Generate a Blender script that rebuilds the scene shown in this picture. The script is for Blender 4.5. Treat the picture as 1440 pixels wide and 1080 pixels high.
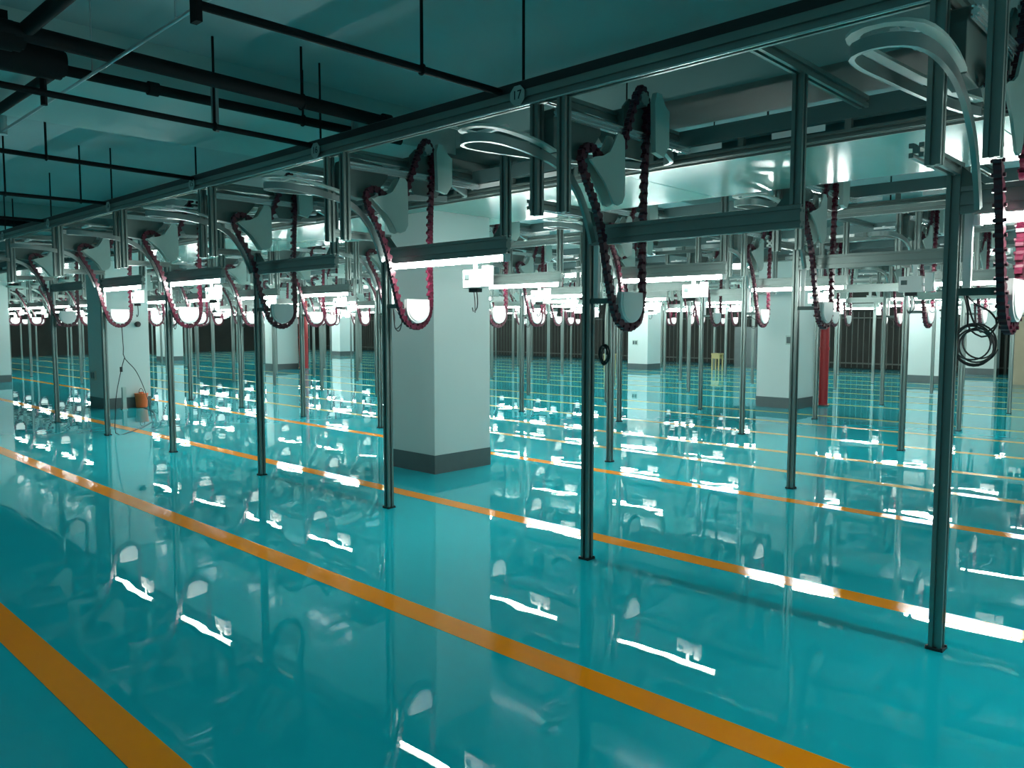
import bpy, bmesh, math, random
from mathutils import Vector, Matrix

for o in list(bpy.data.objects):
    bpy.data.objects.remove(o, do_unlink=True)
SC = bpy.context.scene
COL = SC.collection
random.seed(11)
PI = math.pi

# ------------------------------------------------------------------ camera
F = 1115.0
R0 = Vector((0.72485, 0.68890, 0.0))        # filled in exactly below
def cam_axes():
    d1 = Vector((-455-720, 456-540, F)).normalized()
    d2 = Vector((1785-720, 456-540, F)).normalized()
    X = -d1
    Y = (d2 - X*d2.dot(X)).normalized()
    Z = X.cross(Y)
    return X, Y, Z
AX, AY, AZ = cam_axes()                       # world axes seen in camera (right, down, forward)
right = Vector((AX.x, AY.x, AZ.x)); down = Vector((AX.y, AY.y, AZ.y)); fwd = Vector((AX.z, AY.z, AZ.z))
CAMZ = 1.6
cam = bpy.data.cameras.new('camera')
cam.sensor_width = 36.0
cam.lens = F*36.0/1440.0
cam.clip_end = 200
co = bpy.data.objects.new('camera', cam); COL.objects.link(co)
m = Matrix((( right.x, -down.x, -fwd.x, 0), (right.y, -down.y, -fwd.y, 0), (right.z, -down.z, -fwd.z, CAMZ), (0,0,0,1)))
co.matrix_world = m
SC.camera = co
def project(p):
    v = Vector(p) - Vector((0,0,CAMZ))
    z = v.dot(fwd)
    if z < 0.05: return (0,0,z)
    return (720+F*v.dot(right)/z, 540+F*v.dot(down)/z, z)

# ------------------------------------------------------------------ world, exposure
w = bpy.data.worlds.new('world'); SC.world = w; w.use_nodes = True
bg = w.node_tree.nodes['Background']
bg.inputs[0].default_value = (0.30, 0.62, 0.64, 1); bg.inputs[1].default_value = 0.26
SC.view_settings.view_transform = 'Standard'
SC.view_settings.look = 'None'
SC.view_settings.gamma = 1.0
SC.view_settings.use_curve_mapping = False
SC.view_settings.exposure = 0.0
TUBE_STRENGTH = 120.0

# ------------------------------------------------------------------ materials
def mat(name, col, rough=0.5, metal=0.0, noise=0.0, nscale=8.0, coat=0.0, bump=0.0, bscale=40.0, emis=None, estr=0.0, spec=0.5):
    mt = bpy.data.materials.new(name); mt.use_nodes = True
    nt = mt.node_tree; b = nt.nodes['Principled BSDF']
    b.inputs['Base Color'].default_value = (*col, 1)
    b.inputs['Roughness'].default_value = rough
    b.inputs['Metallic'].default_value = metal
    b.inputs['Coat Weight'].default_value = coat
    b.inputs['Specular IOR Level'].default_value = spec
    if emis:
        b.inputs['Emission Color'].default_value = (*emis, 1); b.inputs['Emission Strength'].default_value = estr
    if noise > 0 or bump > 0:
        tc = nt.nodes.new('ShaderNodeTexCoord')
        n = nt.nodes.new('ShaderNodeTexNoise'); n.inputs['Scale'].default_value = nscale; n.inputs['Detail'].default_value = 4
        nt.links.new(tc.outputs['Object'], n.inputs['Vector'])
        if noise > 0:
            mx = nt.nodes.new('ShaderNodeMix'); mx.data_type = 'RGBA'
            mx.inputs[6].default_value = (*[c*(1-noise) for c in col], 1)
            mx.inputs[7].default_value = (*[min(1, c*(1+noise)) for c in col], 1)
            nt.links.new(n.outputs['Fac'], mx.inputs[0]); nt.links.new(mx.outputs[2], b.inputs['Base Color'])
        if bump > 0:
            n2 = nt.nodes.new('ShaderNodeTexNoise'); n2.inputs['Scale'].default_value = bscale
            nt.links.new(tc.outputs['Object'], n2.inputs['Vector'])
            bp = nt.nodes.new('ShaderNodeBump'); bp.inputs['Strength'].default_value = bump; bp.inputs['Distance'].default_value = 0.02
            nt.links.new(n2.outputs['Fac'], bp.inputs['Height']); nt.links.new(bp.outputs['Normal'], b.inputs['Normal'])
    return mt

M = {}
M['alu'] = mat('anodised_aluminium', (0.23,0.285,0.27), 0.34, 0.6, 0.08, 6)
M['alu_bright'] = mat('bright_aluminium_lip', (0.75,0.8,0.8), 0.25, 0.8)
M['rail'] = mat('brushed_rail_tube', (0.33,0.39,0.38), 0.3, 0.6, 0.08, 5)
M['steel'] = mat('galvanised_steel', (0.5,0.56,0.56), 0.3, 0.8, 0.15, 9)
M['black'] = mat('black_plastic', (0.012,0.014,0.016), 0.45)
M['pipe'] = mat('black_painted_pipe', (0.004,0.006,0.007), 0.75, 0, 0.3, 5, spec=0.2)
M['chain'] = mat('maroon_chain_plastic', (0.072,0.005,0.018), 0.34, 0, 0.25, 20)
M['white'] = mat('white_plastic', (0.84,0.82,0.80), 0.35, 0, 0.02, 5)
M['grey'] = mat('grey_painted_sheet', (0.42,0.52,0.48), 0.42, 0, 0.06, 6)
M['motor'] = mat('dark_grey_casting', (0.10,0.14,0.13), 0.5, 0, 0.2, 9)
M['screen'] = mat('grey_display_glass', (0.10,0.13,0.13), 0.15)
M['plate'] = mat('number_plate_grey', (0.42,0.52,0.50), 0.45)
M['ink'] = mat('black_ink', (0.008,0.01,0.01), 0.6)
M['tube'] = mat('lit_tube', (1,1,1), 0.3, emis=(0.90,1.0,0.95), estr=TUBE_STRENGTH)
M['tube_off'] = mat('unlit_tube', (0.5,0.55,0.54), 0.3)
M['column'] = mat('white_painted_column', (0.60,0.69,0.67), 0.55, 0, 0.03, 2, bump=0.03)
M['skirt'] = mat('dark_grey_skirting_paint', (0.09,0.12,0.12), 0.45, 0, 0.15, 6)
M['red'] = mat('red_gloss_paint', (0.36,0.014,0.018), 0.4)
M['orange'] = mat('orange_plastic', (0.75,0.14,0.03), 0.45, 0, 0.08, 8)
M['yellow_plastic'] = mat('pale_yellow_plastic', (0.42,0.34,0.15), 0.5)
M['ceiling'] = mat('grey_green_ceiling_paint', (0.29,0.43,0.44), 0.7, 0, 0.12, 0.8, bump=0.05, bscale=12)
M['cbeam'] = mat('lit_tone_beam_concrete', (0.33,0.52,0.51), 0.6, 0, 0.12, 0.9, bump=0.05, bscale=12)  # paler than the slab: light caught by the beam sides is in the colour
M['soffit'] = mat('glossy_white_sheet', (0.20,0.44,0.40), 0.16, 0.05, 0.06, 1.2, bump=0.18, bscale=1.4, spec=0.35)
M['fascia'] = mat('dark_fascia_sheet', (0.09,0.15,0.15), 0.45, 0.2, 0.2, 3)  # shade on the soffit's unlit side is put into this dark colour
M['wall'] = mat('dark_backdrop_wall', (0.018,0.022,0.018), 0.8, 0, 0.5, 1.5)
M['bars'] = mat('grey_green_fence_paint', (0.045,0.06,0.05), 0.5)
M['tan'] = mat('tan_board', (0.46,0.38,0.26), 0.6, 0, 0.08, 3)

def floor_mat(name, c1, c2, speck=False):
    mt = bpy.data.materials.new(name); mt.use_nodes = True
    nt = mt.node_tree; b = nt.nodes['Principled BSDF']; L = nt.links
    tc = nt.nodes.new('ShaderNodeTexCoord')
    n = nt.nodes.new('ShaderNodeTexNoise'); n.inputs['Scale'].default_value = 0.55; n.inputs['Detail'].default_value = 5
    L.new(tc.outputs['Object'], n.inputs['Vector'])
    mx = nt.nodes.new('ShaderNodeMix'); mx.data_type = 'RGBA'
    mx.inputs[6].default_value = (*c1,1); mx.inputs[7].default_value = (*c2,1)
    L.new(n.outputs['Fac'], mx.inputs[0]); L.new(mx.outputs[2], b.inputs['Base Color'])
    b.inputs['Roughness'].default_value = 0.35 if not speck else 0.3
    b.inputs['Specular IOR Level'].default_value = 0.0
    b.inputs['Coat Weight'].default_value = 1.0 if not speck else 0.8
    b.inputs['Coat Roughness'].default_value = 0.004
    b.inputs['Coat IOR'].default_value = 1.38
    n2 = nt.nodes.new('ShaderNodeTexNoise'); n2.inputs['Scale'].default_value = 2.6; n2.inputs['Detail'].default_value = 1.0
    L.new(tc.outputs['Object'], n2.inputs['Vector'])
    bp = nt.nodes.new('ShaderNodeBump'); bp.inputs['Strength'].default_value = 0.15; bp.inputs['Distance'].default_value = 0.008
    L.new(n2.outputs['Fac'], bp.inputs['Height'])
    if speck:
        n3 = nt.nodes.new('ShaderNodeTexNoise'); n3.inputs['Scale'].default_value = 260
        L.new(tc.outputs['Object'], n3.inputs['Vector'])
        bp2 = nt.nodes.new('ShaderNodeBump'); bp2.inputs['Strength'].default_value = 0.12; bp2.inputs['Distance'].default_value = 0.001
        L.new(n3.outputs['Fac'], bp2.inputs['Height']); L.new(bp.outputs['Normal'], bp2.inputs['Normal'])
        L.new(bp2.outputs['Normal'], b.inputs['Normal']); L.new(bp2.outputs['Normal'], b.inputs['Coat Normal'])
    else:
        L.new(bp.outputs['Normal'], b.inputs['Coat Normal'])
    return mt
M['floor'] = floor_mat('teal_epoxy', (0.004,0.42,0.50), (0.007,0.52,0.60))
M['pale_line'] = floor_mat('pale_yellow_far_line', (0.78,0.50,0.16), (0.85,0.60,0.24), True)  # paler yellow used for the farther floor lines
M['line'] = floor_mat('orange_yellow_line_paint', (0.95,0.27,0.002), (1.0,0.34,0.004), True)

# ------------------------------------------------------------------ mesh helpers
def box(bm, x0,x1,y0,y1,z0,z1):
    v = [bm.verts.new(p) for p in ((x0,y0,z0),(x1,y0,z0),(x1,y1,z0),(x0,y1,z0),(x0,y0,z1),(x1,y0,z1),(x1,y1,z1),(x0,y1,z1))]
    for f in ((3,2,1,0),(4,5,6,7),(0,1,5,4),(1,2,6,5),(2,3,7,6),(3,0,4,7)):
        bm.faces.new([v[i] for i in f])
def prism(bm, pts, axis, a, b):
    """extrude a closed 2-D polygon along axis from a to b"""
    def P(p, t):
        if axis == 'x': return (t, p[0], p[1])
        if axis == 'y': return (p[0], t, p[1])
        return (p[0], p[1], t)
    A = [bm.verts.new(P(p, a)) for p in pts]; B = [bm.verts.new(P(p, b)) for p in pts]
    n = len(pts)
    bm.faces.new(A[::-1]); bm.faces.new(B)
    for i in range(n):
        bm.faces.new((A[i], A[(i+1)%n], B[(i+1)%n], B[i]))
def section(u, v, w, h):
    """T-slot profile section centred at (u,v)"""
    s = min(w, h); sw = s*0.17; sd = s*0.26
    def side(L):
        n = max(1, round(L/s)); out = []
        for k in range(n):
            c = -L/2 + (k+0.5)*L/n
            out += [(c-sw, 0), (c-sw*0.9, sd), (c+sw*0.9, sd), (c+sw, 0)]
        return [(-L/2, 0)] + out
    pts = []
    for (L, dx, dy, nx, ny, ox, oy) in ((w, 1,0, 0,1, 0,-h/2), (h, 0,1, -1,0, w/2,0), (w, -1,0, 0,-1, 0,h/2), (h, 0,-1, 1,0, -w/2,0)):
        for t, d in side(L):
            pts.append((u+ox+dx*t+nx*d, v+oy+dy*t+ny*d))
    return pts
def profile(bm, axis, a, b, u, v, w, h):
    prism(bm, section(u, v, w, h), axis, a, b)
def tube(bm, pts, r, seg=8, closed=False):
    pts = [Vector(p) for p in pts]; n = len(pts); rings = []
    ref = None
    for i, p in enumerate(pts):
        a = pts[(i-1) % n] if (closed or i > 0) else p
        b = pts[(i+1) % n] if (closed or i < n-1) else p
        t = (b-a).normalized()
        if ref is None:
            ref = Vector((0,0,1)) if abs(t.z) < 0.9 else Vector((1,0,0))
        s = t.cross(ref)
        if s.length < 1e-4: s = t.orthogonal()
        s.normalize(); q = s.cross(t); ref = q
        rings.append([bm.verts.new(p + s*r*math.cos(2*PI*k/seg) + q*r*math.sin(2*PI*k/seg)) for k in range(seg)])
    m_ = n if closed else n-1
    for i in range(m_):
        A, B = rings[i], rings[(i+1)%n]
        for k in range(seg):
            bm.faces.new((A[k], A[(k+1)%seg], B[(k+1)%seg], B[k]))
    if not closed:
        bm.faces.new(rings[0][::-1]); bm.faces.new(rings[-1])
def ribbon(bm, pts, w, h):
    """rectangular rail swept along pts (width horizontal, height vertical)"""
    pts = [Vector(p) for p in pts]; rings = []
    for i, p in enumerate(pts):
        t = (pts[min(i+1,len(pts)-1)] - pts[max(i-1,0)]).normalized()
        s = Vector((0,0,1)).cross(t)
        if s.length < 0.05: s = Vector((1,0,0))
        s.normalize(); q = t.cross(s)
        rings.append([bm.verts.new(p + s*a*w/2 + q*b*h/2) for a, b in ((-1,-1),(1,-1),(1,1),(-1,1))])
    for A, B in zip(rings, rings[1:]):
        for k in range(4): bm.faces.new((A[k], A[(k+1)%4], B[(k+1)%4], B[k]))
    bm.faces.new(rings[0][::-1]); bm.faces.new(rings[-1])
def smooth_path(ctrl, step, closed=False):
    """Catmull-Rom through control points resampled at about equal steps"""
    P = [Vector(c) for c in ctrl]; n = len(P); dense = []
    rng = n if closed else n-1
    for i in range(rng):
        p0 = P[(i-1)%n] if closed or i>0 else P[i]; p1 = P[i]; p2 = P[(i+1)%n]
        p3 = P[(i+2)%n] if closed or i+2<n else P[(i+1)%n]
        for k in range(16):
            t = k/16
            dense.append(0.5*((2*p1)+(p2-p0)*t+(2*p0-5*p1+4*p2-p3)*t*t+(3*p1-p0-3*p2+p3)*t**3))
    if not closed: dense.append(P[-1].copy())
    else: dense.append(dense[0].copy())
    L = [0]
    for a, b in zip(dense, dense[1:]): L.append(L[-1]+(b-a).length)
    cnt = max(2, round(L[-1]/step)); out = []; j = 0
    for k in range(cnt + (0 if closed else 1)):
        d = L[-1]*k/cnt
        while j < len(L)-2 and L[j+1] < d: j += 1
        f = (d-L[j])/max(1e-9, L[j+1]-L[j])
        out.append(dense[j].lerp(dense[j+1], f))
    return out
def done(bm, name, material, smooth=False, bevel=0.0):
    bmesh.ops.recalc_face_normals(bm, faces=bm.faces)
    if bevel > 0:
        bmesh.ops.bevel(bm, geom=list(bm.edges), offset=bevel, segments=2, affect='EDGES', profile=0.7, clamp_overlap=True)
    me = bpy.data.meshes.new(name); bm.to_mesh(me); bm.free()
    me.materials.append(material)
    if smooth:
        for p in me.polygons: p.use_smooth = True
        try: me.set_sharp_from_angle(angle=0.7)
        except Exception: pass
    return me
def mk(name, fn, material, smooth=False, bevel=0.0):
    bm = bmesh.new(); fn(bm); return done(bm, name, material, smooth, bevel)
def link(name, mesh, parent=None, loc=None, **props):
    o = bpy.data.objects.new(name, mesh); COL.objects.link(o)
    if parent: o.parent = parent
    if loc: o.location = loc
    for k, v in props.items():
        if v is not None: o[k] = v
    return o
def thing(name, label, cat, loc=(0,0,0), group=None, rz=0):
    o = bpy.data.objects.new(name, None); COL.objects.link(o); o.location = loc; o.rotation_euler = (0,0,rz)
    o.empty_display_size = 0.1
    o['label'] = label; o['category'] = cat
    if group: o['group'] = group
    return o
def single(name, mesh, label, cat, loc=(0,0,0), group=None):
    return link(name, mesh, None, loc, label=label, category=cat, group=group)

# ------------------------------------------------------------------ setting
XL, XR, YN, YF, ZC = -45.5, 7.0, -3.0, 29.4, 3.65
link('floor', mk('floor', lambda bm: box(bm, XL, XR, YN, YF, -0.2, 0.0), M['floor']), kind='structure')
FLOOR = bpy.data.objects['floor']
line_y = [(1.12,0.16),(2.76,0.165),(4.70,0.16),(6.90,0.15),(8.26,0.13),(9.5,0.13),(11.0,0.13),(12.45,0.13),(13.75,0.13),(15.9,0.13),(17.3,0.13),(18.7,0.13),(20.1,0.13),(21.5,0.13),(23.0,0.13),(25.0,0.13),(27.0,0.13)]
for y, wd in line_y:
    link('painted_line', mk('painted_line', lambda bm: box(bm, XL+0.6, XR, y-wd/2, y+wd/2, 0.0, 0.0012), M['line' if y < 8 else 'pale_line']), FLOOR)
link('ceiling', mk('ceiling', lambda bm: box(bm, XL, XR, YN, YF, ZC, ZC+0.2), M['ceiling']), kind='structure')
link('wall_back', mk('wall_back', lambda bm: box(bm, XL, XR, YF, YF+0.2, -0.2, ZC+0.2), M['wall']), kind='structure')
link('wall_left', mk('wall_left', lambda bm: box(bm, XL-0.2, XL, YN, YF+0.2, -0.2, ZC+0.2), M['wall']), kind='structure')

CX = [-6.785, -16.2, -25.6, -35.0]          # column centres
CY = [5.915, 14.915, 23.915]
CW = 0.415
# concrete beams under the ceiling slab
bi = 0
for y in CY:
    bi += 1
    link('trim_%d' % bi, mk('trim', lambda bm: box(bm, XL, XR, y-CW, y+CW, 3.36, ZC), M['cbeam']), kind='structure')
for x in CX + [2.63]:
    ys = [YN] + [v for y in CY for v in (y-CW, y+CW)] + [YF]
    for a, b in zip(ys[::2], ys[1::2]):
        bi += 1
        link('trim_%d' % bi, mk('trim', lambda bm: box(bm, x-0.77, x+0.77, a, b, 3.30, ZC), M['cbeam']), kind='structure')

# columns, each with a dark painted base
def col_label(i, j):
    if j == 0: return ['large white square column in the foreground behind the plate 16 frame',
                       'white square column at left with an orange container at its foot',
                       'white column cut by the left edge of the photo', 'white column past the left edge, far down the near aisle'][i]
    return 'white column in the %s line of columns back, %s from the right' % (['second','third'][j-1], ['first','second','third','fourth'][i])
for j, y in enumerate(CY):
    for i, x in enumerate(CX):
        t = thing('column', col_label(i, j), 'column', (x, y, 0))
        link('column_shaft', mk('column_shaft', lambda bm: box(bm, -CW, CW, -CW, CW, 0.20, 3.36), M['column'], bevel=0.006), t)
        link('painted_base', mk('painted_base', lambda bm: box(bm, -CW-0.004, CW+0.004, -CW-0.004, CW+0.004, 0.0, 0.20), M['skirt']), t)

# suspended glossy soffit that runs along the first two column lines
def soffit(yc, lab):
    y0, y1, zb, zt = yc-0.645, yc+0.835, 2.78, 3.03
    root = thing('suspended_soffit', lab, 'ceiling panel', (-17, yc, zb))
    link('fascia_panel', mk('fascia_panel', lambda bm: box(bm, XL+18, 21, y0-yc, y0-yc+0.02, 0.0, zt-zb), M['fascia']), root)
    link('fascia_panel', mk('fascia_panel', lambda bm: box(bm, XL+18, 21, y1-yc-0.02, y1-yc, 0.0, zt-zb), M['fascia']), root)
    link('lip_strip', mk('lip_strip', lambda bm: box(bm, XL+18, 21, y0-yc-0.012, y0-yc, -0.006, 0.02), M['alu']), root)
    edges = [3.9]
    for cx in CX: edges += [cx+CW+0.02, cx-CW-0.02]
    edges += [XL+1]
    k = 0
    for a, b in zip(edges[::2], edges[1::2]):
        L = a-b; n = max(1, round(L/2.8))
        for q in range(n):
            xa = a-L*q/n-0.004; xb = a-L*(q+1)/n+0.004
            link('soffit_panel', mk('soffit_panel', lambda bm: box(bm, xb+17, xa+17, y0-yc+0.022, y1-yc-0.022, 0.0, 0.012), M['soffit']), root)
    for cx in CX:                              # strips that close the gap beside each column
        for ya, yb in ((y0-yc+0.022, -CW-0.01), (CW+0.01, y1-yc-0.022)):
            link('soffit_panel', mk('soffit_panel', lambda bm: box(bm, cx-CW-0.018+17, cx+CW+0.018+17, ya, yb, 0.0, 0.012), M['soffit']), root)
    bm = bmesh.new()
    for q in range(14):
        x = 3-q*3.4+17
        if min(abs(x-17-c) for c in CX) < 0.6: x += 1.0
        for yy in (y0-yc+0.05, y1-yc-0.05): tube(bm, [(x,yy,0.01),(x,yy,(3.298 if min(abs(x-17-c) for c in CX) < 0.8 else ZC-0.003)-zb)], 0.006, 6)
    link('threaded_rod', done(bm, 'threaded_rod', M['pipe']), root, kind='stuff')
soffit(CY[0], 'glossy pale suspended soffit along the line of the large front column')
soffit(CY[1], 'glossy suspended soffit farther back along the second column line')

# ------------------------------------------------------------------ station geometry (origin at the post's foot)
YH = -0.61
T = {}
def B(name, fn, m_, **k): T[name] = mk(name, fn, M[m_], **k)
B('post', lambda bm: profile(bm, 'z', 0.012, 2.30, 0, 0, 0.06, 0.06), 'alu')
B('foot_plate', lambda bm: (box(bm, -0.04,0.04,-0.04,0.04,0,0.012), [box(bm, sx*0.033-0.006, sx*0.033+0.006, sy*0.033-0.006, sy*0.033+0.006, 0.012, 0.018) for sx in (-1,1) for sy in (-1,1)]), 'black')
B('hanging_profile', lambda bm: profile(bm, 'z', 2.25, 2.905, 0, YH, 0.06, 0.06), 'alu')
B('lower_cross_beam', lambda bm: profile(bm, 'y', YH+0.03, 0.035, 0.0, 2.33, 0.06, 0.06), 'alu')
B('upper_cross_beam', lambda bm: profile(bm, 'y', YH+0.032, 0.98, 0.0, 2.965, 0.06, 0.07), 'alu')
B('inner_cross_beam', lambda bm: (profile(bm, 'y', YH+0.032, 0.90, 0.0, 2.845, 0.03, 0.05), box(bm, 0.016,0.02,YH+0.04,0.88,2.862,2.872)), 'alu_bright')
B('side_profile', lambda bm: profile(bm, 'z', 2.245, 2.93, 1.42, 0, 0.06, 0.06), 'alu')
B('lamp_beam', lambda bm: profile(bm, 'x', 0.031, 1.45, 0, 2.18, 0.05, 0.125), 'alu')
B('corner_bracket', lambda bm: (prism(bm, [(0.031,2.243),(0.031,2.34),(0.13,2.243)], 'y', -0.02, 0.02)), 'motor')
B('corner_bracket_b', lambda bm: (prism(bm, [(1.389,2.245),(1.389,2.33),(1.31,2.245)], 'y', -0.02, 0.02)), 'motor')
B('drop_bar', lambda bm: box(bm, 0.05,0.085,-0.012,0.012,1.77,2.117), 'white')  # aluminium bar; lamp glare on it is put into the white colour
B('guide_arm', lambda bm: (box(bm, 0.031,0.20,-0.02,0.02,1.735,1.77), box(bm,0.17,0.20,-0.02,0.14,1.735,1.77)), 'motor')
B('exit_frame', lambda bm: profile(bm, 'z', 2.245, 2.81, 0.62, -0.0, 0.03, 0.03), 'alu')

CHX = 0.22
chain_ctrl = [(.27,3.15),(.21,3.10),(.13,2.92),(.05,2.72),(.0,2.60),(-.07,2.585),(-.16,2.64),(-.27,2.69),(-.35,2.66),(-.36,2.58),(-.30,2.46),(-.215,2.32),(-.15,2.15),(-.10,1.95),
              (-.05,1.78),(.0,1.655),(.07,1.59),(.14,1.572),(.21,1.59),(.275,1.66),(.305,1.80),(.30,2.10),(.31,2.5),(.33,2.9),(.325,3.08)]
chain_pts = smooth_path([(CHX, a, b) for a, b in chain_ctrl], 0.066, True)
def link_mesh():
    bm = bmesh.new()
    # chunky moulded link: a waisted body with a cross pin and an outward dog
    prof = [(-0.036,-0.012),(-0.026,-0.020),(-0.004,-0.015),(0.012,-0.021),(0.034,-0.014),(0.034,0.014),(0.020,0.020),(0.008,0.034),(-0.010,0.034),(-0.016,0.018),(-0.036,0.012)]
    prism(bm, prof, 'x', -0.017, 0.017)
    prism(bm, [(0.024+0.010*math.cos(k*PI/3), 0.010*math.sin(k*PI/3)) for k in range(6)], 'x', -0.028, 0.028)
    return done(bm, 'chain_link', M['chain'])
LINK = link_mesh()
def link_mats():
    out = []; n = len(chain_pts)
    cen = Vector((CHX, -0.02, 2.2))
    for i, p in enumerate(chain_pts):
        t = (chain_pts[(i+1)%n]-chain_pts[(i-1)%n]).normalized()
        xa = Vector((1,0,0)); q = xa.cross(t).normalized()
        out.append(Matrix(((xa.x,t.x,q.x,p.x),(xa.y,t.y,q.y,p.y),(xa.z,t.z,q.z,p.z),(0,0,0,1))))
    return out
LM = link_mats()
bmj = bmesh.new()
for mm in LM:
    k0 = len(bmj.verts); bmj.from_mesh(LINK); bmj.verts.ensure_lookup_table()
    bmesh.ops.transform(bmj, matrix=mm, verts=bmj.verts[k0:])
T['chain'] = done(bmj, 'chain', M['chain'])

bell = [(-0.33,2.60),(-0.27,2.625),(-0.20,2.64),(-0.13,2.675),(-0.085,2.74),(-0.05,2.80),(0.0,2.80),(0.025,2.77),(0.03,2.60),(0.03,2.42),(0.0,2.37),(-0.05,2.35),(-0.09,2.36),(-0.13,2.42),(-0.19,2.49),(-0.26,2.545)]
B('guide_cover', lambda bm: prism(bm, bell, 'x', CHX+0.032, CHX+0.045), 'grey')
B('guide_cover_back', lambda bm: prism(bm, bell, 'x', CHX-0.05, CHX-0.036), 'grey')
dpl = [(0.02,1.81)] + [(0.14-0.125*math.cos(a), 1.735-0.125*math.sin(a)) for a in [PI*k/14 for k in range(15)]] + [(0.26,1.81)]
dplc = [(0.14+(a-0.14)*0.86, 1.72+(b-1.72)*0.86) for a, b in dpl]
B('guide_plate', lambda bm: (prism(bm, dpl, 'x', CHX-0.004, CHX+0.034), prism(bm, dplc, 'x', CHX+0.0342, CHX+0.040)), 'white')
B('drive_plate', lambda bm: prism(bm, [(0.13,2.76),(0.17,2.70),(0.42,2.70),(0.50,2.80),(0.50,3.04),(0.44,3.08),(0.19,3.08),(0.13,3.02)], 'x', CHX-0.06, CHX-0.045), 'motor')
B('drive_cover', lambda bm: prism(bm, [(0.34,2.74),(0.44,2.72),(0.50,2.80),(0.50,3.03),(0.45,3.06),(0.40,3.13),(0.345,3.13),(0.325,3.06)], 'x', CHX+0.032, CHX+0.07), 'grey')
B('drive_motor', lambda bm: (box(bm, CHX-0.19,CHX-0.062,0.16,0.36,2.80,3.02), prism(bm, [(0.26+0.07*math.cos(k*PI/6),2.90+0.07*math.sin(k*PI/6)) for k in range(12)], 'x', CHX-0.30, CHX-0.19)), 'motor', bevel=0.008)
B('sprocket', lambda bm: prism(bm, [((0.27+(0.05 if k%2 else 0.038)*math.cos(k*PI/8)), 3.08+(0.05 if k%2 else 0.038)*math.sin(k*PI/8)) for k in range(16)], 'x', CHX-0.044, CHX+0.03), 'steel')
B('motor_cover', lambda bm: prism(bm, [(-0.56,2.66),(-0.53,2.62),(-0.34,2.60),(-0.24,2.64),(-0.10,2.80),(-0.10,2.86),(-0.16,2.90),(-0.44,2.92),(-0.54,2.88),(-0.56,2.82)], 'x', CHX-0.16, CHX-0.052), 'motor', bevel=0.01)
rail_ctrl = [(0.135,-0.135,2.12),(0.135,-0.19,2.26),(0.135,-0.27,2.40),(0.135,-0.37,2.50),(0.14,-0.50,2.565),(0.155,-0.70,2.60),(0.155,-0.92,2.62),(0.12,-1.06,2.63),(0.02,-1.115,2.635),(-0.09,-1.06,2.64),(-0.13,-0.92,2.645),(-0.13,-0.6,2.66),(-0.13,-0.1,2.69),(-0.13,0.4,2.73),(-0.10,0.78,2.76)]
B('slide_rail', lambda bm: ribbon(bm, smooth_path(rail_ctrl, 0.05), 0.022, 0.05), 'rail', smooth=True)
B('rail_guard', lambda bm: ribbon(bm, smooth_path([(a, b, c+0.062) for a, b, c in rail_ctrl[4:]], 0.06), 0.05, 0.014), 'grey', smooth=True)
exit_ctrl = [(0.13,0.30,3.02),(0.13,0.42,2.99),(0.13,0.52,2.93),(0.13,0.64,2.86),(0.12,0.76,2.815),(0.08,0.86,2.80),(0.0,0.90,2.80)]
B('exit_rail', lambda bm: ribbon(bm, smooth_path(exit_ctrl, 0.05), 0.03, 0.055), 'rail', smooth=True)
B('rail_bracket', lambda bm: (box(bm, -0.10,0.13,-0.93,-0.90,2.705,2.725), box(bm,-0.005,0.025,-0.93,-0.63,2.725,2.735), box(bm,-0.005,0.025,-0.66,-0.56,2.735,2.745)), 'white')
def cabl(bm):
    tube(bm, smooth_path([(0.05,0.03,1.76),(0.09,0.05,1.70),(0.16,0.03,1.66),(0.20,0.0,1.60),(0.15,0.01,1.54),(0.08,0.02,1.58),(0.07,0.03,1.66),(0.05,0.03,1.75)], 0.03), 0.0045, 5)
    tube(bm, smooth_path([(0.06,0.02,1.75),(0.10,0.0,1.62),(0.15,-0.02,1.56),(0.21,0.0,1.62),(0.19,0.02,1.72)], 0.03), 0.0045, 5)
B('cable_loop', cabl, 'black', smooth=True)

# lamp and control box
TX0, TX1 = 0.10, 1.43
def tubes(bm, seg=8):
    prism(bm, [(0.021*math.cos(k*2*PI/seg), 2.084+0.021*math.sin(k*2*PI/seg)) for k in range(seg)], 'x', TX0+0.02, TX1-0.02)
B('glass_tube', tubes, 'tube'); B('glass_tube_off', tubes, 'tube_off')
B('glass_tube_far', lambda bm: tubes(bm, 4), 'tube')
B('end_cap', lambda bm: box(bm, -0.02, 0.01, -0.024,0.024, 2.058,2.106), 'white', bevel=0.003)
B('lamp_tray', lambda bm: prism(bm, [(-0.03,2.106),(-0.022,2.116),(0.022,2.116),(0.03,2.106)], 'x', TX0-0.01, TX1+0.01), 'white')
B('box_body', lambda bm: (box(bm, 1.05,1.24,0.045,0.125,1.88,2.02)), 'white', bevel=0.006)
B('box_stem', lambda bm: (box(bm, 1.165,1.20,0.05,0.062,2.015,2.118), box(bm, 1.165,1.20,0.024,0.062,2.112,2.118)), 'white')
B('side_case', lambda bm: (box(bm, 1.262,1.325,0.05,0.11,1.885,2.045), box(bm,1.238,1.264,0.07,0.09,1.93,1.96)), 'white', bevel=0.004)
B('display', lambda bm: box(bm, 1.072,1.122,0.0425,0.046,1.945,1.985), 'screen')
B('connector', lambda bm: (box(bm, 1.10,1.20,0.06,0.11,1.848,1.879)), 'black', bevel=0.004)
B('power_cable', lambda bm: tube(bm, smooth_path([(1.17,.08,1.85),(1.18,.08,1.78),(1.17,.08,1.72),(1.13,.08,1.70),(1.12,.08,1.73)], 0.03), 0.005, 5), 'black', smooth=True)
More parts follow.
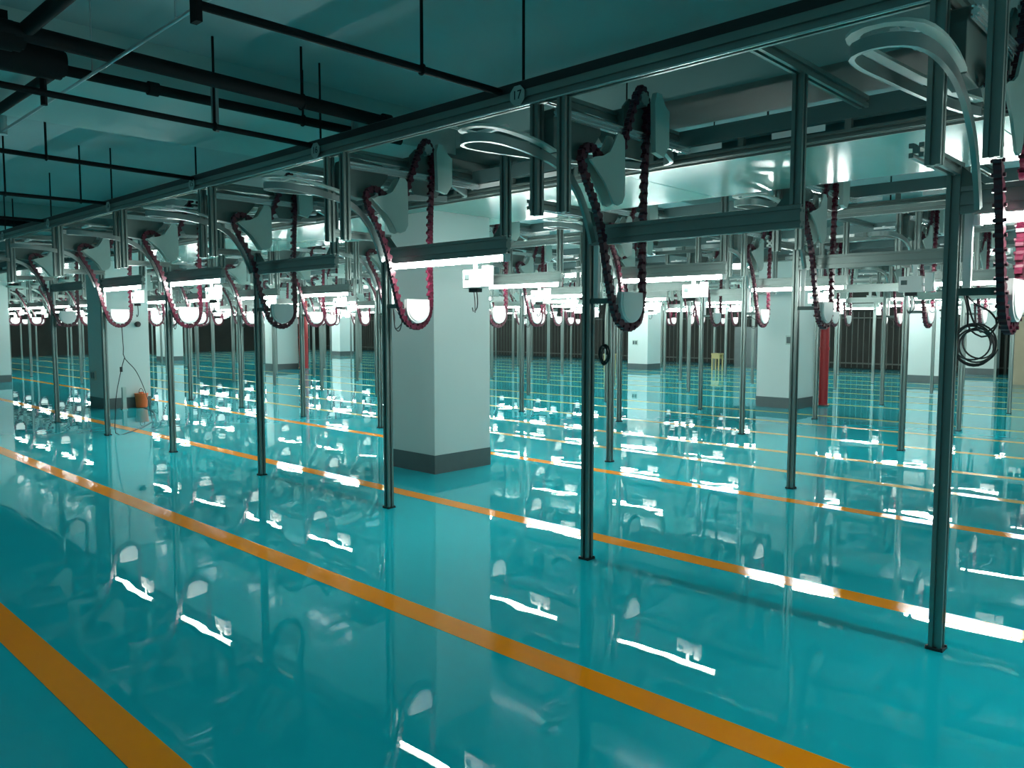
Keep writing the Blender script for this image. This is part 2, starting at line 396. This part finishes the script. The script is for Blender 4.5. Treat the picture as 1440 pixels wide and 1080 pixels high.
B('power_cable_b', lambda bm: tube(bm, smooth_path([(1.14,.08,1.85),(1.15,.08,1.77),(1.14,0.09,1.69)], 0.03), 0.004, 5), 'black', smooth=True)

# joined versions for stations too far off to show their parts
def join(name, keys, m_, xoff={}):
    bm = bmesh.new()
    for k in keys:
        dx = 0
        if isinstance(k, tuple): k, dx = k
        n0 = len(bm.verts); bm.from_mesh(T[k]); bm.verts.ensure_lookup_table()
        if dx: bmesh.ops.translate(bm, vec=(dx,0,0), verts=bm.verts[n0:])
    T[name] = done(bm, name, M[m_])
join('frame_far', ['post','lower_cross_beam','side_profile','lamp_beam',('hanging_profile',0.08),('hanging_profile',0.29),('upper_cross_beam',0.08),('upper_cross_beam',1.42)], 'alu')
join('track_far', ['slide_rail','exit_rail','guide_cover','drive_cover'], 'grey')
join('box_far', ['box_body','side_case','box_stem'], 'white')

SX0, SDX = -1.11, 2.19
NEARN = 20
ORD = ['first','second','third','fourth','fifth','sixth','seventh','eighth','ninth','tenth','eleventh','twelfth','thirteenth','fourteenth','fifteenth','sixteenth','seventeenth','eighteenth','nineteenth','twentieth','twenty-first','twenty-second']
ROWS = []
for j in range(3):
    for k in range(3): ROWS.append(4.21+9.0*j+3.21*k)
ROWS = [y for y in ROWS if y < YF-1.2]
FAM = ['nearest row','second row back','third row back','fourth row back','fifth row back','sixth row back','seventh row back','eighth row back','ninth row back']
lit1 = {-1:True, 0:True, 1:False, 2:True, 3:False, 4:True, 5:True, 6:False, 7:True, 8:True}

NUMW = {17:'seventeen',16:'sixteen',15:'fifteen',14:'fourteen',13:'thirteen',12:'twelve',11:'eleven',10:'ten'}
def where(r, n, cnt):
    if r == 0:
        if n < 0: return 'outside the photo, %s past the right edge, nearest row' % ORD[-n-1]
        if n == 0: return 'at the right edge, nearest row'
        if n <= 8: return 'under the plate numbered %s' % NUMW[18-n]
        return 'in nearest row, %s from right' % ORD[n]
    if n < 0 and r == 1: return 'outside the photo, %s past the right edge, second row' % ORD[-n-1]
    return 'in %s, %s from right' % (FAM[r], ORD[cnt])
stations = 0
for r, y0 in enumerate(ROWS):
    cnt = 0
    for n in range(-3 if r < 2 else -1, NEARN):
        x0 = SX0 - SDX*n
        pa = project((x0, y0, 1.9)); pb = project((x0+1.45, y0-1.1, 2.2))
        off = n < -1 or (r < 2 and n < 0)            # stations just outside the frame that light the floor
        if not off:
            if pa[2] < 0.3: continue
            if pa[0] > 1500 or (pb[0] < -40 and pb[2] > 0.3): continue
        if x0 < XL+1: continue
        d = pa[2]
        rnd = random.Random(r*101+n*7+5)
        lit = lit1.get(n, n % 3 != 0) if r == 0 else (r == 1 or rnd.random() < 0.8)
        if r == 1 and n in (1,): lit = False
        lod = 1 if off else 0 if d < 9.2 else (1 if d < 17 else 2)
        W = where(r, n, cnt); stations += 1
        if not (n < 0 and r == 1): cnt += 1
        L = 'lit' if lit else 'unlit'
        # ---- frame
        if lod < 2:
            t = thing('workstation_frame', 'grey aluminium frame with slim post %s' % W, 'frame', (x0, y0, 0), 'aluminium station frames')
            p = link('post', T['post'], t); link('foot_plate', T['foot_plate'], p)
            link('hanging_profile', T['hanging_profile'], t, (0.08,0,0)); link('hanging_profile', T['hanging_profile'], t, (0.29,0,0))
            link('lower_cross_beam', T['lower_cross_beam'], t)
            link('upper_cross_beam', T['upper_cross_beam'], t, (0.08,0,0)); link('upper_cross_beam', T['upper_cross_beam'], t, (1.42,0,0))
            link('rail_strip', T['inner_cross_beam'], t, (0.20,0,0))
            link('side_profile', T['side_profile'], t); link('lamp_beam', T['lamp_beam'], t)
            link('drop_bar', T['drop_bar'], t); link('guide_arm', T['guide_arm'], t)
            if lod == 0:
                link('corner_bracket', T['corner_bracket'], t); link('corner_bracket', T['corner_bracket_b'], t)
        else:
            single('workstation_frame', T['frame_far'], 'tiny far grey aluminium frame %s' % W, 'frame', (x0, y0, 0), 'aluminium station frames')
        # ---- hoist with chain
        if lod < 2:
            t = thing('chain_hoist', 'looped maroon chain hoist %s' % W, 'conveyor', (x0, y0, 0), 'chain hoists of the stations')
            if lod == 0:
                for mm in LM:
                    o = link('chain_link', LINK, t); o.matrix_local = mm
            else: link('chain', T['chain'], t)
            for k in ('guide_cover','guide_plate','drive_plate','drive_cover','drive_motor','motor_cover','slide_rail','exit_rail','rail_bracket'):
                link(k, T[k], t)
            link('guide_cover', T['guide_cover_back'], t)
            if lod == 0:
                link('sprocket', T['sprocket'], t); link('rail_guard', T['rail_guard'], t)
            if n % 2 == 0: link('cable_loop', T['cable_loop'], t)
        else:
            t = thing('chain_hoist', 'tiny far chain hoist %s' % W, 'conveyor', (x0, y0, 0), 'chain hoists of the stations')
            link('chain', T['chain'], t); link('slide_rail', T['track_far'], t); link('guide_plate', T['guide_plate'], t)
        # ---- lamp
        if lit:
            if lod < 2:
                t = thing('tube_light', 'lit white tube light %s' % W, 'lamp', (x0, y0, 0), 'lit tube lights')
                link('glass_tube', T['glass_tube'], t); link('end_cap', T['end_cap'], t, (TX0+0.01,0,0)); link('end_cap', T['end_cap'], t, (TX1,0,0)); link('lamp_tray', T['lamp_tray'], t)
            else:
                single('tube_light', T['glass_tube_far'], 'tiny bright tube light %s' % W, 'lamp', (x0, y0, 0), 'lit tube lights')
        # ---- control box
        if lit or rnd.random() < 0.3:
            if lod < 2:
                t = thing('control_box', 'white control box with screen %s' % W, 'control box', (x0, y0, 0), 'control boxes')
                for k in ('box_body','box_stem','side_case','display','connector','power_cable'): link(k, T[k], t, (-0.14,0,0))
                if lod == 0: link('power_cable', T['power_cable_b'], t, (-0.14,0,0))
            else:
                single('control_box', T['box_far'], 'tiny white control box %s' % W, 'control box', (x0, y0, 0), 'control boxes')

# ------------------------------------------------------------------ overhead beams, tracks, number plates (one per row)
def numeral_mesh(txt, size):
    cu = bpy.data.curves.new('numeral', 'FONT'); cu.body = txt; cu.size = size; cu.extrude = 0.001
    cu.align_x = 'CENTER'; cu.align_y = 'CENTER'
    o = bpy.data.objects.new('tmp_text', cu); COL.objects.link(o)
    dg = bpy.context.evaluated_depsgraph_get(); dg.update()
    me = bpy.data.meshes.new_from_object(o.evaluated_get(dg)); me.name = 'numeral'
    bpy.data.objects.remove(o, do_unlink=True)
    me.transform(Matrix.Rotation(PI/2, 4, 'X'))
    me.materials.clear(); me.materials.append(M['ink'])
    return me
PLATE = mk('plate', lambda bm: prism(bm, [(0.062*math.cos(a), 0.062*math.sin(a)) for a in [PI/8+k*PI/4 for k in range(8)]], 'y', -0.006, 0.0), M['plate'])
BX0, BX1 = -44.0, 6.9
ROD = mk('threaded_rod', lambda bm: tube(bm, [(0,0,3.056),(0,0,3.65)], 0.009, 6), M['pipe'])
RODS = mk('threaded_rod_short', lambda bm: tube(bm, [(0,0,3.056),(0,0,3.30)], 0.009, 6), M['pipe'])
for r, y0 in enumerate(ROWS):
    yb = y0+YH
    t = thing('overhead_beam', 'long grooved aluminium overhead beam of the %s' % FAM[r], 'beam', (0, yb, 0), 'overhead beams')
    link('beam_profile', mk('beam_profile', lambda bm: profile(bm, 'x', BX0, BX1, 0, 2.982, 0.064, 0.146), M['alu']), t)
    link('dark_cover_strip', mk('dark_cover_strip', lambda bm: box(bm, BX0, BX1, -0.036, -0.0325, 3.0, 3.052), M['black']), t)
    link('bright_lip', mk('bright_lip', lambda bm: box(bm, BX0, BX1, -0.04, -0.033, 2.903, 2.912), M['alu_bright']), t)
    for n in range(0, NEARN-1):
        x = SX0-SDX*n-0.03
        under = min(abs(x-c) for c in CX) < 0.77
        if r < 3:
            link('threaded_rod', RODS if under else ROD, t, (x, 0, 0))
        if r == 0 and 1 <= n <= 8:
            pl = link('number_plate', PLATE, t, (x-0.01, -0.0405, 2.97), label='small grey octagonal plate numbered %d' % (18-n))
            link('numeral', numeral_mesh(str(18-n), 0.075), pl, (0, -0.0071, 0))
    # main transport track behind the row
    t = thing('conveyor_track', 'long main conveyor track running behind the %s' % FAM[r], 'conveyor', (0, y0+0.95, 0), 'main conveyor tracks')
    link('track_rail', mk('track_rail', lambda bm: profile(bm, 'x', BX0, BX1, 0.0, 2.80, 0.05, 0.05), M['motor']), t)
    SP = mk('spacer', lambda bm: box(bm, -0.02,0.02,-0.02,0.02,2.826,2.885), M['motor'])
    CL = mk('white_strip', lambda bm: box(bm, 0.0,0.36,-0.028,-0.024,2.835,2.875), M['white'])  # white strip set across the gap between rail and cover
    link('track_cover', mk('track_cover', lambda bm: box(bm, BX0, BX1, -0.035, 0.035, 2.885, 3.0), M['fascia']), t)
    if r < 3:
        for q in range(60):
            x = 2.4-q*0.73
            if project((x, y0+0.95, 2.85))[0] < -50: break
            link('spacer', SP, t, (x, 0, 0))
            if q % 3 != 2: link('white_strip', CL, t, (x-0.5, 0, 0))

# ------------------------------------------------------------------ sprinkler pipes under the ceiling
PZ = 3.25
def pipe_thing(name, label, pts, r, rods=(), group='black sprinkler pipes', couplings=()):
    t = thing(name, label, 'pipe', (0,0,0), group)
    link('pipe_run', mk('pipe_run', lambda bm: tube(bm, pts, r, 12), M['pipe'], smooth=True), t)
    for p in rods:
        zt = 3.30 if min(abs(p[0]-c) for c in CX) < 0.77 else ZC
        if abs(p[1]-CY[0]) < CW: zt = 3.36
        link('hanger_rod', mk('hanger_rod', lambda bm: tube(bm, [(p[0],p[1],p[2]+r*0.8),(p[0],p[1],zt)], 0.010, 6), M['pipe']), t)
        link('hanger_ring', mk('hanger_ring', lambda bm: tube(bm, [(p[0]+ (r+0.006)*math.cos(a), p[1], p[2]+(r+0.006)*math.sin(a)) for a in [k*PI/6 for k in range(12)]], 0.007, 5, True), M['pipe']), t)
    for p, ax in couplings:
        a = Vector(p); b = Vector(ax)*0.035
        link('coupling', mk('coupling', lambda bm: tube(bm, [a-b, a+b], r*1.35, 12), M['pipe'], smooth=True), t)
    return t
YE = 5.2
TZ = 3.02
def tie(x0, x1, ya, label, rods):
    return pipe_thing('tie_bar', label, [(x0,ya,TZ),(x1,3.563,TZ)], 0.021, [(x0+(x1-x0)*(y-ya)/(3.563-ya), y, TZ) for y in rods], group='black tie bars to the overhead beam')
t = tie(-3.53, -3.49, 1.66, 'black tie bar at top centre reaching the beam by plate seventeen', [2.95])
link('end_tab', mk('end_tab', lambda bm: box(bm, -3.56,-3.50,1.655,1.685,2.94,3.06), M['pipe']), t)
tie(-5.50, -5.60, 0.7, 'black tie bar meeting the beam beside plate sixteen', [2.75])
tie(-7.52, -7.70, 0.7, 'black tie bar meeting the beam beside plate fifteen', [2.25])
tie(-10.15, -10.0, 0.7, 'black tie bar meeting the beam beside plate fourteen', [2.55, 3.3])
tie(-12.35, -12.3, 0.7, 'black tie bar meeting the beam beside plate thirteen', [2.9])
pipe_thing('sprinkler_pipe', 'thick black pipe ending in open cap left of plate 16', [(-5.2,1.3,PZ),(-5.33,4.12,PZ)], 0.050, [(-5.3,3.3,PZ)], couplings=[((-5.33,4.1,PZ),(0,1,0))])
pipe_thing('sprinkler_pipe', 'second black pipe just below the thick capped one', [(-5.77,0.9,PZ),(-5.77,4.6,PZ)], 0.036, [(-5.77,3.6,PZ)], couplings=[((-5.77,2.4,PZ),(0,1,0))])
pipe_thing('sprinkler_pipe', 'far thick black pipe crossing above plate 13 at the left', [(-15.0,1.2,PZ),(-15.0,4.6,PZ)], 0.055, [(-15.0,3.0,PZ),(-15.0,3.9,PZ)])
# header pipes running the other way, with the big dark valve fitting
hz = PZ+0.02
t = pipe_thing('header_pipe', 'black header pipe at the top left corner joining the thick pipe', [(-5.22,1.46,hz),(-3.2,1.46,hz)], 0.042, group=None)
t = thing('pipe_valve', 'bulky black valve fitting where pipes meet at upper left', 'valve', (-5.45,1.62,PZ))
def drum(bm, x, z, ya, yb, r):
    for (p, q, k) in ((ya, yb-0.06, 1.0), (yb-0.06, yb-0.02, 0.92), (yb-0.02, yb, 0.72)):
        tube(bm, [(x,p,z),(x,q,z)], r*k, 18)
link('valve_body', mk('valve_body', lambda bm: drum(bm, 0.20, -0.02, -0.85, -0.16, 0.085), M['pipe'], smooth=True), t)
link('valve_body', mk('valve_body', lambda bm: drum(bm, -0.03, -0.05, -0.85, 0.12, 0.105), M['pipe'], smooth=True), t)
link('valve_stem', mk('valve_stem', lambda bm: tube(bm, [(-0.10,0.02,-0.12),(-0.10,0.02,-0.30)], 0.02, 8), M['pipe']), t)
link('valve_yoke', mk('valve_yoke', lambda bm: box(bm, -0.05, 0.22, -0.30, -0.24, -0.02, 0.11), M['pipe']), t)
pipe_thing('branch_pipe', 'black branch pipe leaving the valve toward the left edge', [(-5.86,1.78,PZ-0.02),(-8.2,1.78,PZ-0.02)], 0.035, group=None)
# thin conduit, sprinkler head and clamps
t = thing('ceiling_conduit', 'thin grey conduit running diagonally across the upper left ceiling', 'conduit', (0,0,0))
link('conduit_run', mk('conduit_run', lambda bm: tube(bm, [(-3.5,1.86,3.17),(-7.57,1.92,3.17)], 0.010, 8), M['steel'], smooth=True), t)
link('junction_box', mk('junction_box', lambda bm: tube(bm, [(-7.6,1.92,3.30),(-7.6,1.92,3.15)], 0.045, 12), M['steel'], smooth=True), t)
for x in (-4.2,-5.4):
    link('conduit_hanger', mk('conduit_hanger', lambda bm: tube(bm, [(x,1.875,3.175),(x,1.875,ZC)], 0.005, 6), M['steel']), t)
for (x, y, lab) in ((-5.62,2.78,'silver pipe clamp hanging over the two thick pipes, left one'), (-5.55,3.95,'silver pipe clamp just above number plate 16')):
    t = thing('pipe_clamp', lab, 'clamp', (x,y,PZ), 'silver pipe clamps')
    link('clamp_strap', mk('clamp_strap', lambda bm: (box(bm,-0.022,-0.006,-0.02,0.02,-0.20,0.10), box(bm,0.010,0.022,-0.018,0.018,-0.26,0.10), box(bm,-0.022,0.022,-0.02,0.02,0.09,0.105)), M['steel'], bevel=0.003), t)
    link('clamp_bolt', mk('clamp_bolt', lambda bm: tube(bm, [(-0.006,0,-0.14),(0.010,0,-0.14)], 0.01, 6), M['steel']), t)

# ------------------------------------------------------------------ small things
def coil(name, label, c, r, k, axis_n, loops=5, wire=0.008):
    pts = []
    for i in range(loops*28):
        a = i*2*PI/28; rr = r*(1+0.05*math.sin(i*0.37)+0.16*math.sin(i*0.083))
        u = rr*math.cos(a)*k; v = rr*math.sin(a)
        off = r*(0.12*math.sin(i*0.11)+0.30*(i/(loops*28)-0.5))
        pts.append((c[0]+u+off, c[1]+off*0.6, c[2]+v+0.1*off))
    t = thing(name, label, 'cable', (0,0,0))
    link('cable_loops', mk('cable_loops', lambda bm: tube(bm, pts, wire, 6), M['black'], smooth=True), t)
    link('cable_tail', mk('cable_tail', lambda bm: tube(bm, smooth_path([(c[0],c[1],c[2]+r*0.95),(c[0]-0.01,c[1],c[2]+r+0.10),(c[0]+0.005,c[1],axis_n)],0.05), 0.005, 6), M['black'], smooth=True), t)
coil('coiled_cable', 'small black coiled cable hanging beside the plate 17 post', (-3.17,4.215,1.40), 0.055, 0.62, 1.735, 4, 0.006)
coil('coiled_cable', 'large loose black cable coil hanging right of the nearest post', (-1.67,7.05,1.44), 0.14, 0.95, 1.80, 6, 0.007)
t = thing('hook_bar', 'grey horizontal bar with wire hooks above the large cable coil', 'rack', (-1.68,7.05,0))
link('bar', mk('bar', lambda bm: profile(bm, 'x', -0.42, 0.30, 0, 1.83, 0.05, 0.06), M['grey']), t)
for hx in (-0.33,-0.22,0.1,0.2):
    link('wire_hook', mk('wire_hook', lambda bm: tube(bm, [(hx,0,1.81),(hx,0,1.74)]+[(hx+0.025-0.025*math.cos(a),0,1.72-0.025*math.sin(a)) for a in [k*PI/6 for k in range(8)]], 0.004, 5), M['steel'], smooth=True), t)

def bucket(bm):
    prof = [(0.085,0.0),(0.10,0.01),(0.115,0.22),(0.12,0.235),(0.115,0.25)]
    N = 16; rings = []
    for r_, z in prof:
        rings.append([bm.verts.new((r_*math.cos(2*PI*k/N), r_*math.sin(2*PI*k/N), z)) for k in range(N)])
    for A, B_ in zip(rings, rings[1:]):
        for k in range(N): bm.faces.new((A[k],A[(k+1)%N],B_[(k+1)%N],B_[k]))
    bm.faces.new(rings[0][::-1]); bm.faces.new(rings[-1])
t = thing('orange_drum', 'orange plastic drum on the floor against the left column', 'container', (-15.66,6.10,0))
link('drum_body', mk('drum_body', bucket, M['orange'], smooth=True), t)
link('drum_lid', mk('drum_lid', lambda bm: (tube(bm, [(0,0,0.25),(0,0,0.275)], 0.122, 16), tube(bm, [(0,0,0.275),(0,0,0.30)], 0.04, 10)), M['orange'], smooth=True), t)
link('drum_handle', mk('drum_handle', lambda bm: tube(bm, [(0.12*math.cos(a),0.0,0.25+0.12*math.sin(a)) for a in [k*PI/8 for k in range(9)]], 0.006, 6), M['black'], smooth=True), t)
single('floor_stand', mk('floor_stand', lambda bm: (box(bm,-0.04,0.04,-0.05,0.05,0,0.02), box(bm,-0.03,0.03,-0.035,0.035,0.02,0.42)), M['grey'], bevel=0.006), 'short grey upright stand left of the orange drum', 'stand', (-15.5,5.72,0))
t = thing('draped_cord', 'thin black cord hanging from a hoist down to the orange drum', 'cord', (0,0,0))
link('cord_run', mk('cord_run', lambda bm: tube(bm, smooth_path([(-11.80,4.36,1.57),(-11.80,4.37,1.25),(-11.80,4.38,1.12),(-11.95,4.6,0.9),(-12.6,5.0,0.45),(-13.2,5.3,0.02),(-13.8,5.6,0.008),(-14.8,5.95,0.008),(-15.5,6.08,0.008)],0.08), 0.006, 5), M['black'], smooth=True), t)
link('cord_run', mk('cord_run', lambda bm: tube(bm, smooth_path([(-11.80,4.38,1.12),(-11.88,4.36,0.95),(-11.98,4.32,0.6),(-12.0,4.30,0.3),(-12.0,4.3,0.02),(-12.1,4.5,0.008),(-12.6,4.9,0.008),(-13.2,5.3,0.008)],0.08), 0.006, 5), M['black'], smooth=True), t)
link('cord_plug', mk('cord_plug', lambda bm: tube(bm, [(-11.88,4.36,0.99),(-11.88,4.36,0.92)], 0.02, 8), M['black'], smooth=True), t)
single('wall_lamp', mk('wall_lamp', lambda bm: (tube(bm, [(0,0,0),(0.03,0,0)], 0.055, 14), tube(bm, [(0.03,0,0),(0.06,0,0)], 0.035, 12)), M['black'], smooth=True), 'small round black fitting on the right face of the left column', 'fitting', (CX[1]+CW+0.002, 6.12, 1.60))
for (x, y, z, lab) in ((CX[1]-0.15, CY[0]-CW, 0.62, 'small grey switch box low on the left column'), (CX[1]-0.10, CY[2]-CW, 0.95, 'dark switch plate on the distant middle column'), (CX[0]+0.28, CY[1]-CW, 1.30,'small dark switch box on the column beside the red pipe')):
    t = thing('switch_box', lab, 'switch', (x, y, z), 'switch boxes on columns')
    link('back_box', mk('back_box', lambda bm: box(bm, -0.11,0.11,-0.03,-0.002,-0.09,0.09), M['grey'], bevel=0.004), t)
    link('socket_face', mk('socket_face', lambda bm: (box(bm,-0.09,-0.01,-0.034,-0.03,-0.06,0.06), box(bm,0.01,0.09,-0.034,-0.03,-0.06,0.06)), M['screen']), t)
# red standpipes beside columns
for (x, y, r_, lab) in ((CX[0]+CW+0.13, CY[1]+CW+0.05, 0.085, 'tall red pipe standing right of the second column'),(CX[2]+CW+0.2, CY[1]+CW+0.1, 0.16, 'distant thick red pipe beside a left column')):
    t = thing('red_standpipe', lab, 'pipe', (x,y,0), 'red fire pipes')
    link('pipe_run', mk('pipe_run', lambda bm: tube(bm, [(0,0,0.03),(0,0,2.75)], r_, 16), M['red'], smooth=True), t)
    link('base_flange', mk('base_flange', lambda bm: tube(bm, [(0,0,0.0),(0,0,0.03)], r_*1.3, 16), M['skirt'], smooth=True), t)
    link('pipe_collar', mk('pipe_collar', lambda bm: tube(bm, [(0,0,1.1),(0,0,1.16)], r_*1.12, 16), M['red'], smooth=True), t)
# pale carts / stools near the back
for (x, y, lab) in ((-16.6, 22.4, 'pale yellow stool far back left of the middle column'), (-14.0, 25.2, 'yellow stool far back beside the fence')):
    t = thing('plastic_stool', lab, 'stool', (x,y,0), 'yellow stools'); t.scale = (0.8,0.8,1.1)
    link('seat', mk('seat', lambda bm: box(bm,-0.2,0.2,-0.2,0.2,0.48,0.53), M['yellow_plastic'], bevel=0.015), t)
    for sx in (-1,1):
        for sy in (-1,1):
            link('leg', mk('leg', lambda bm: prism(bm, [(sx*0.16-0.025,sy*0.16-0.025),(sx*0.16+0.025,sy*0.16-0.025),(sx*0.16+0.025,sy*0.16+0.025),(sx*0.16-0.025,sy*0.16+0.025)], 'z', 0, 0.48), M['yellow_plastic']), t)
    link('apron', mk('apron', lambda bm: (box(bm,-0.16,0.16,-0.17,-0.155,0.36,0.48), box(bm,-0.16,0.16,0.155,0.17,0.36,0.48)), M['yellow_plastic']), t)
# bar fence in front of the back wall
t = thing('bar_fence', 'dark metal bar fence along the far back wall', 'fence', (0,YF-0.35,0))
for k in range(16):
    xa = 3.0-k*3.0
    link('fence_post', mk('fence_post', lambda bm: profile(bm,'z',0,2.1,xa,0,0.07,0.07), M['bars']), t)
    link('fence_rail', mk('fence_rail', lambda bm: box(bm,xa-2.96,xa-0.04,-0.02,0.02,1.80,1.85), M['bars']), t)
    link('fence_rail', mk('fence_rail', lambda bm: box(bm,xa-2.96,xa-0.04,-0.02,0.02,0.18,0.23), M['bars']), t)
bm = bmesh.new()
for k in range(48*5):
    x = 3.0-k*0.2
    box(bm, x-0.012, x+0.012, -0.012, 0.012, 0.05, 2.05)
link('fence_bars', done(bm,'fence_bars',M['bars']), t, kind='stuff')
t = thing('pier', 'pale wall pier at the back, seen behind the large cable coil', 'column', (-6.66,28.72,0))
link('pier_shaft', mk('pier_shaft', lambda bm: box(bm,-0.52,0.52,-0.22,0.22,0.2,ZC), M['column'], bevel=0.006), t)
link('painted_base', mk('painted_base', lambda bm: box(bm,-0.525,0.525,-0.225,0.225,0,0.2), M['skirt']), t)
single('tan_partition', mk('tan_partition', lambda bm: (box(bm,-0.6,0.6,-0.04,0.04,0.0,2.2), box(bm,-0.56,0.56,-0.046,-0.04,0.05,1.05), box(bm,-0.56,0.56,-0.046,-0.04,1.1,2.15)), M['tan'], bevel=0.003), 'tan board partition at the right edge behind the red chain', 'partition', (-4.3,24.5,0))
single('grey_cabinet', mk('grey_cabinet', lambda bm: (box(bm,-0.45,0.45,-0.25,0.25,0.0,1.5), box(bm,-0.43,-0.01,-0.26,-0.25,0.05,1.45), box(bm,0.01,0.43,-0.26,-0.25,0.05,1.45)), M['skirt'], bevel=0.004), 'low dark cabinet against the far fence, middle of the room', 'cabinet', (-14.2,27.9,0))
print('stations', stations, 'objects', len(bpy.data.objects))
